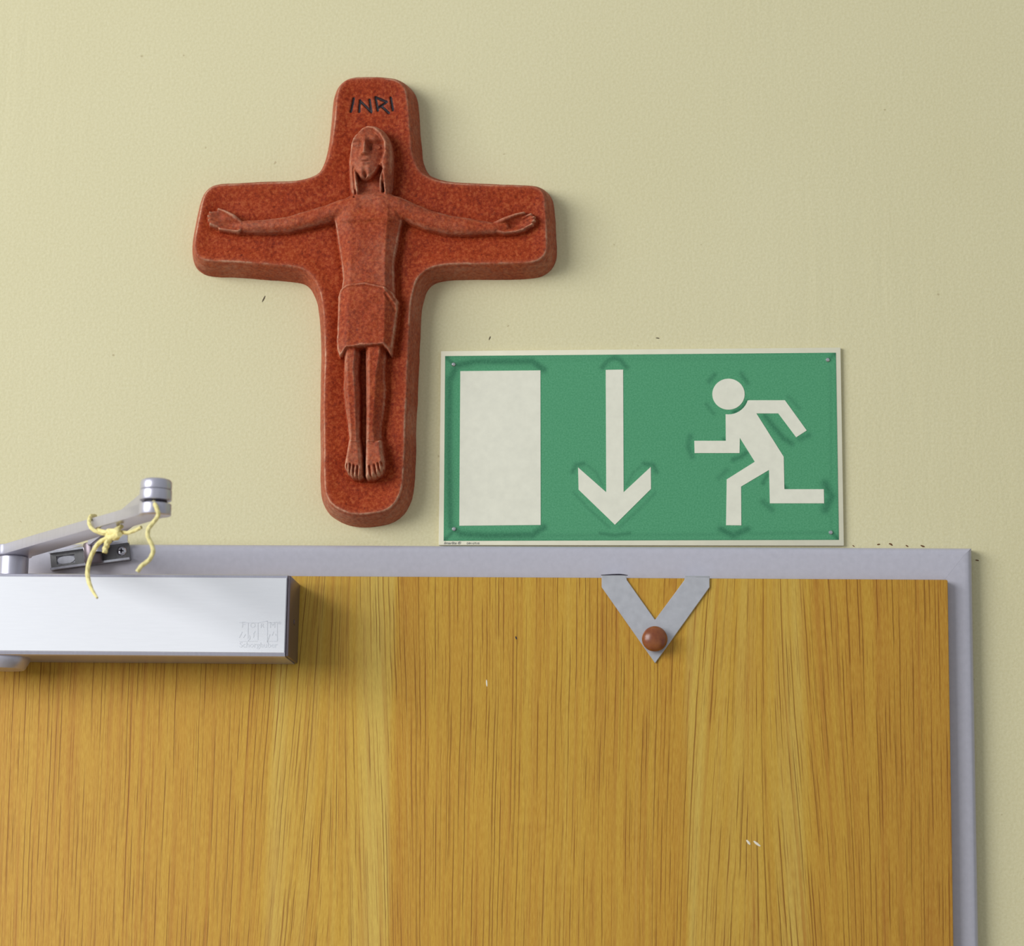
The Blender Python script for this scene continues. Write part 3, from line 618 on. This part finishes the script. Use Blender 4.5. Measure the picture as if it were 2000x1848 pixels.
part('elbow_gap_shade', lathe([(0,0),(.0078,0),(.0078,.0023),(0,.0023)], Vector((EL.x, EL.y, EL.z+ARM_T)), (0,0,1), 32), M['dark'], closer, label='dark ring painting the shade of the elbow gap')  # added dark ring, paints the shade in the gap between the arms
# frame bracket: slanted channel with slot, screw and pivot fork
A, B, C2, D2 = (P(x, y, FR_D) for x, y in ((99,1081),(253,1060),(256,1098),(102,1116)))
ex = (B-A).normalized(); ez = Vector((-ex.z, 0, ex.x)); Lb = (B-A).length; Hb = (A-D2).dot(ez)
def bp(u, v, d): return Vector((D2.x,0,D2.z)) + ex*u + ez*v - Vector((0, FR_D+d, 0))
bm = bmesh.new()
us = [0,.0045,.0185,Lb]; vs_ = [0,.0042,.0105,Hb]
for i in range(3):
    for j in range(3):
        if i == 1 and j == 1: continue
        prism([bp(us[i],vs_[j],.0022), bp(us[i+1],vs_[j],.0022), bp(us[i+1],vs_[j+1],.0022), bp(us[i],vs_[j+1],.0022)], Vector((0,.0020,0)), bm=bm)
bracket = part('frame_bracket', bm, M['bracket_metal'], closer, smooth=None, label='slanted bright steel bracket screwed to the frame')
bm = bmesh.new()
prism([bp(0,0,.0065), bp(Lb,0,.0065), bp(Lb,.0016,.0065), bp(0,.0016,.0065)], Vector((0,.0063,0)), bm=bm)
prism([bp(0,Hb-.0010,.0065), bp(Lb,Hb-.0010,.0065), bp(Lb,Hb+.0006,.0065), bp(0,Hb+.0006,.0065)], Vector((0,.0063,0)), bm=bm)
part('flange', bm, M['steel'], bracket, root=closer, smooth=None, label='bright folded edges')
bm = prism([bp(.016,Hb+.0006,.006), bp(Lb,Hb+.0006,.006), bp(Lb,Hb+.0062,.003), bp(Lb-.008,Hb+.0066,.003), bp(.030,Hb+.0030,.005)], Vector((0,.0022,0)), .0002, 1)
part('bracket_lip', bm, M['steel'], bracket, root=closer, label='pale upper flange of the bracket')
part('slot', prism([bp(.0046+(.0068)*(1-math.cos(a))+ (0 if math.cos(a) > 0 else 0), .0073+.0031*math.sin(a), .0006) for a in [i*math.pi/12 for i in range(24)]], Vector((0,.0004,0))), M['steel'], bracket, root=closer)
scp = bp(Lb-.0060, .0078, .0022)
scr = part('bracket_screw', lathe([(.0036,0),(.0036,.0006),(.0030,.0014),(.0018,.0018),(0,.0019)], scp, (0,-1,0), 28), M['steel'], bracket, root=closer, label='cross head screw')
bm = bmesh.new()
for dx, dz_ in ((.0018,.0005),(.0005,.0018)): box((scp.x-dx, scp.y-.0021, scp.z-dz_), (scp.x+dx, scp.y-.0014, scp.z+dz_), bm=bm)
part('screw_cross', bm, M['dark'], bracket, root=closer, smooth=None)
pv = bp(.034, .0078, .0022)
bm = lathe([(0,-.0078),(.0062,-.0078),(.0068,-.006),(.0068,.006),(.0062,.0078),(0,.0078)], pv+Vector((0,-.0068,0)), ez, 32)
part('pivot_fork', bm, M['cap'], closer, label='dark rounded pivot block')
prism_post = lathe([(.0045,0),(.0045,max(PB.z, zf-.012)-pv.z+.002)], Vector((PB.x, PB.y, pv.z)), (0,0,1), 24)
part('pivot_post', prism_post, M['silver'], closer)
# embossed maker's mark on the case
EM = CF+.00012
def em_line(bm, pts, wpx=1.5):
    for a, b in zip(pts, pts[1:]):
        p, q = P(*a, EM), P(*b, EM); d = (q-p); n = Vector((-d.z,0,d.x)).normalized()*(wpx/2.62e3/2)
        prism([p-n, q-n, q+n, p+n], Vector((0,.0003,0)), bm=bm)
bm = bmesh.new()
em_line(bm, [(467,1216),(504,1216.5),(522,1213),(522,1256)]); em_line(bm, [(522,1216),(541,1215.5),(541.5,1252)])
em_line(bm, [(484.5,1217),(484,1248)]); em_line(bm, [(503.5,1217),(503.5,1250)]); em_line(bm, [(467,1253),(503,1252.5)], 1.0); em_line(bm, [(523,1252.5),(541,1252.5)], 1.0)
em_line(bm, [(473,1234),(467,1246)]); em_line(bm, [(479,1239),(475,1246)]); em_line(bm, [(487,1241),(488,1248),(484,1252)]); em_line(bm, [(498,1233),(495,1238),(496,1241),(494,1246)])
em_line(bm, [(522,1254),(527,1239)]); em_line(bm, [(534,1234),(531,1242)]); em_line(bm, [(538,1238),(539,1242)])
part('embossed_door_mark', bm, M['emboss'], case, root=closer, smooth=None, label='faint embossed mark of four door leaves')
for body, (x0, x1, y) in (('F',(471,478.5,1226)),('O',(488,498.5,1226)),('R',(508,516,1226.5)),('M',(526,537,1226.5)),('®',(543,548.5,1219.5)),('Schorghuber',(467,542,1264.5))):
    o0, o1 = P(x0, y, EM-.0001), P(x1, y, EM-.0001)
    me = place_text(text_mesh(body, .01, 0, .0001), o0, o1.x-o0.x); link('embossed_lettering', local(me, closer), M['emboss'], case, label='faint embossed lettering '+body)

# ------------------------------------------------------------------ yellow yarn tied round the arm
def on_arm(px, py, dd=0):
    """a point near the arm at that pixel, dd in front of the arm's vertical mid-plane"""
    lo, hi = .03, .35
    d = S0-EL
    for _ in range(40):
        m = (lo+hi)/2; p = P(px, py, m); t = (p.x-S0.x)/(EL.x-S0.x); ya = S0.y+(EL.y-S0.y)*t
        if -p.y < -ya+dd: lo = m
        else: hi = m
    return P(px, py, (lo+hi)/2)
yarn = empty('yarn', on_arm(215, 1045, .010), 'yellow yarn knotted round the silver closer arm with loose ends', 'yarn')
R0 = .00138
part('loop', tube([on_arm(186,1008,-.004), on_arm(178,1008,.010), on_arm(175,1014,.018), on_arm(174,1021,.0195), on_arm(178,1031,.0195), on_arm(188,1038,.016), on_arm(205,1043,.009), on_arm(222,1042,.008), on_arm(232,1030,-.002)], R0, 10, twist=.05), M['yarn'], yarn)
part('loop', tube([on_arm(183,1031,.006), on_arm(196,1037,.013), on_arm(214,1040,.013), on_arm(228,1034,.010), on_arm(238,1028,.003)], R0*1.1, 10, twist=.05), M['yarn'], yarn)
part('loop', tube([on_arm(232,1038,.010), on_arm(248,1041,.008), on_arm(262,1037,.004), on_arm(276,1030,.0)], R0*.9, 10, twist=.05), M['yarn'], yarn)
k = bmesh.new(); kp = [on_arm(222+9*math.cos(a*1.9)+3*math.cos(a*5), 1044+7*math.sin(a*2.6), .014+.004*math.cos(a*3.1)) for a in [i*.55 for i in range(18)]]
part('knot', tube(kp, R0*1.35, 10, k, 6, twist=.05), M['yarn'], yarn, label='bunched knot')
part('short_end', tube([on_arm(218,1046,.015), on_arm(212,1056,.017), on_arm(207,1068,.017), on_arm(204,1080,.018)], R0*1.7, 10, twist=.15, taper=lambda t: 1-.25*t), M['yarn'], yarn)
part('hanging_strand', tube([on_arm(220,1044,.014), on_arm(205,1053,.017), on_arm(192,1062,.021), on_arm(181,1080,.023), on_arm(173,1102,.026), on_arm(171,1122,.030), on_arm(175,1141,.032), on_arm(182,1156,.032), on_arm(190,1168,.032)], R0*1.15, 10, twist=.05, taper=lambda t: 1-.5*max(0,(t-.7)/.3)), M['yarn'], yarn)
part('hanging_strand', tube([P(297,974,dE-.004), P(301,982,dE+.008), P(306,993,dE+.013), P(309,1006,dE+.013), P(300,1020,dE+.012), P(290,1033,dE+.012), P(289,1048,dE+.012), P(296,1063,dE+.012), P(299,1078,dE+.012), P(291,1094,dE+.012), P(277,1105,dE+.012), P(268,1117,dE+.012)], R0*1.05, 10, twist=.05), M['yarn'], yarn, label='wavy strand hanging from the elbow')

# ------------------------------------------------------------------ V-shaped door hook with knob
HD = LEAF_D+.0016
vp = [(1175,1126),(1223,1125.5),(1224.5,1133),(1279.5,1210.5),(1336.5,1133.5),(1337.5,1127),(1386,1127),(1386,1147),(1279.5,1295.5),(1175,1147)]
hk0 = P(1279.5, 1295.5, HD)
hook = empty('door_hook', (hk0.x, -LEAF_D, hk0.z), 'V-shaped aluminium over-door hook with brown knob', 'hook')
V3 = [P(x, y, HD) for x, y in vp]
for i in (0,1,5,6): V3[i].z = zt+.0010
part('hook_plate', prism(V3, Vector((0, HD-LEAF_D-.0002, 0)), .0003, 1), M['alu'], hook, label='flat V-shaped aluminium plate')
for i, j in ((0,1),(5,6)):
    p, q = V3[i], V3[j]
    part('top_tab', box((p.x, -HD, zt+.0002), (q.x, -FR_D-.0004, zt+.0014), .0003, 1), M['alu'], hook)
sliver('scuff', [(1174,1123.5),(1198,1122.5),(1214,1122.5),(1226,1124)], 2.6, FR_D+.0001, M['dark'], hook)
kc = P(1279, 1250, HD); kr = .0094
prof = [(0,0),(.0055,0),(.0062,.002)]+[(kr*math.sin(a), .0062-kr*.62*math.cos(a)) for a in [math.radians(45+7.5*i) for i in range(19)]]
part('knob', lathe(prof, kc, (0,-1,0), 48), M['knob'], hook, label='round glossy brown knob')
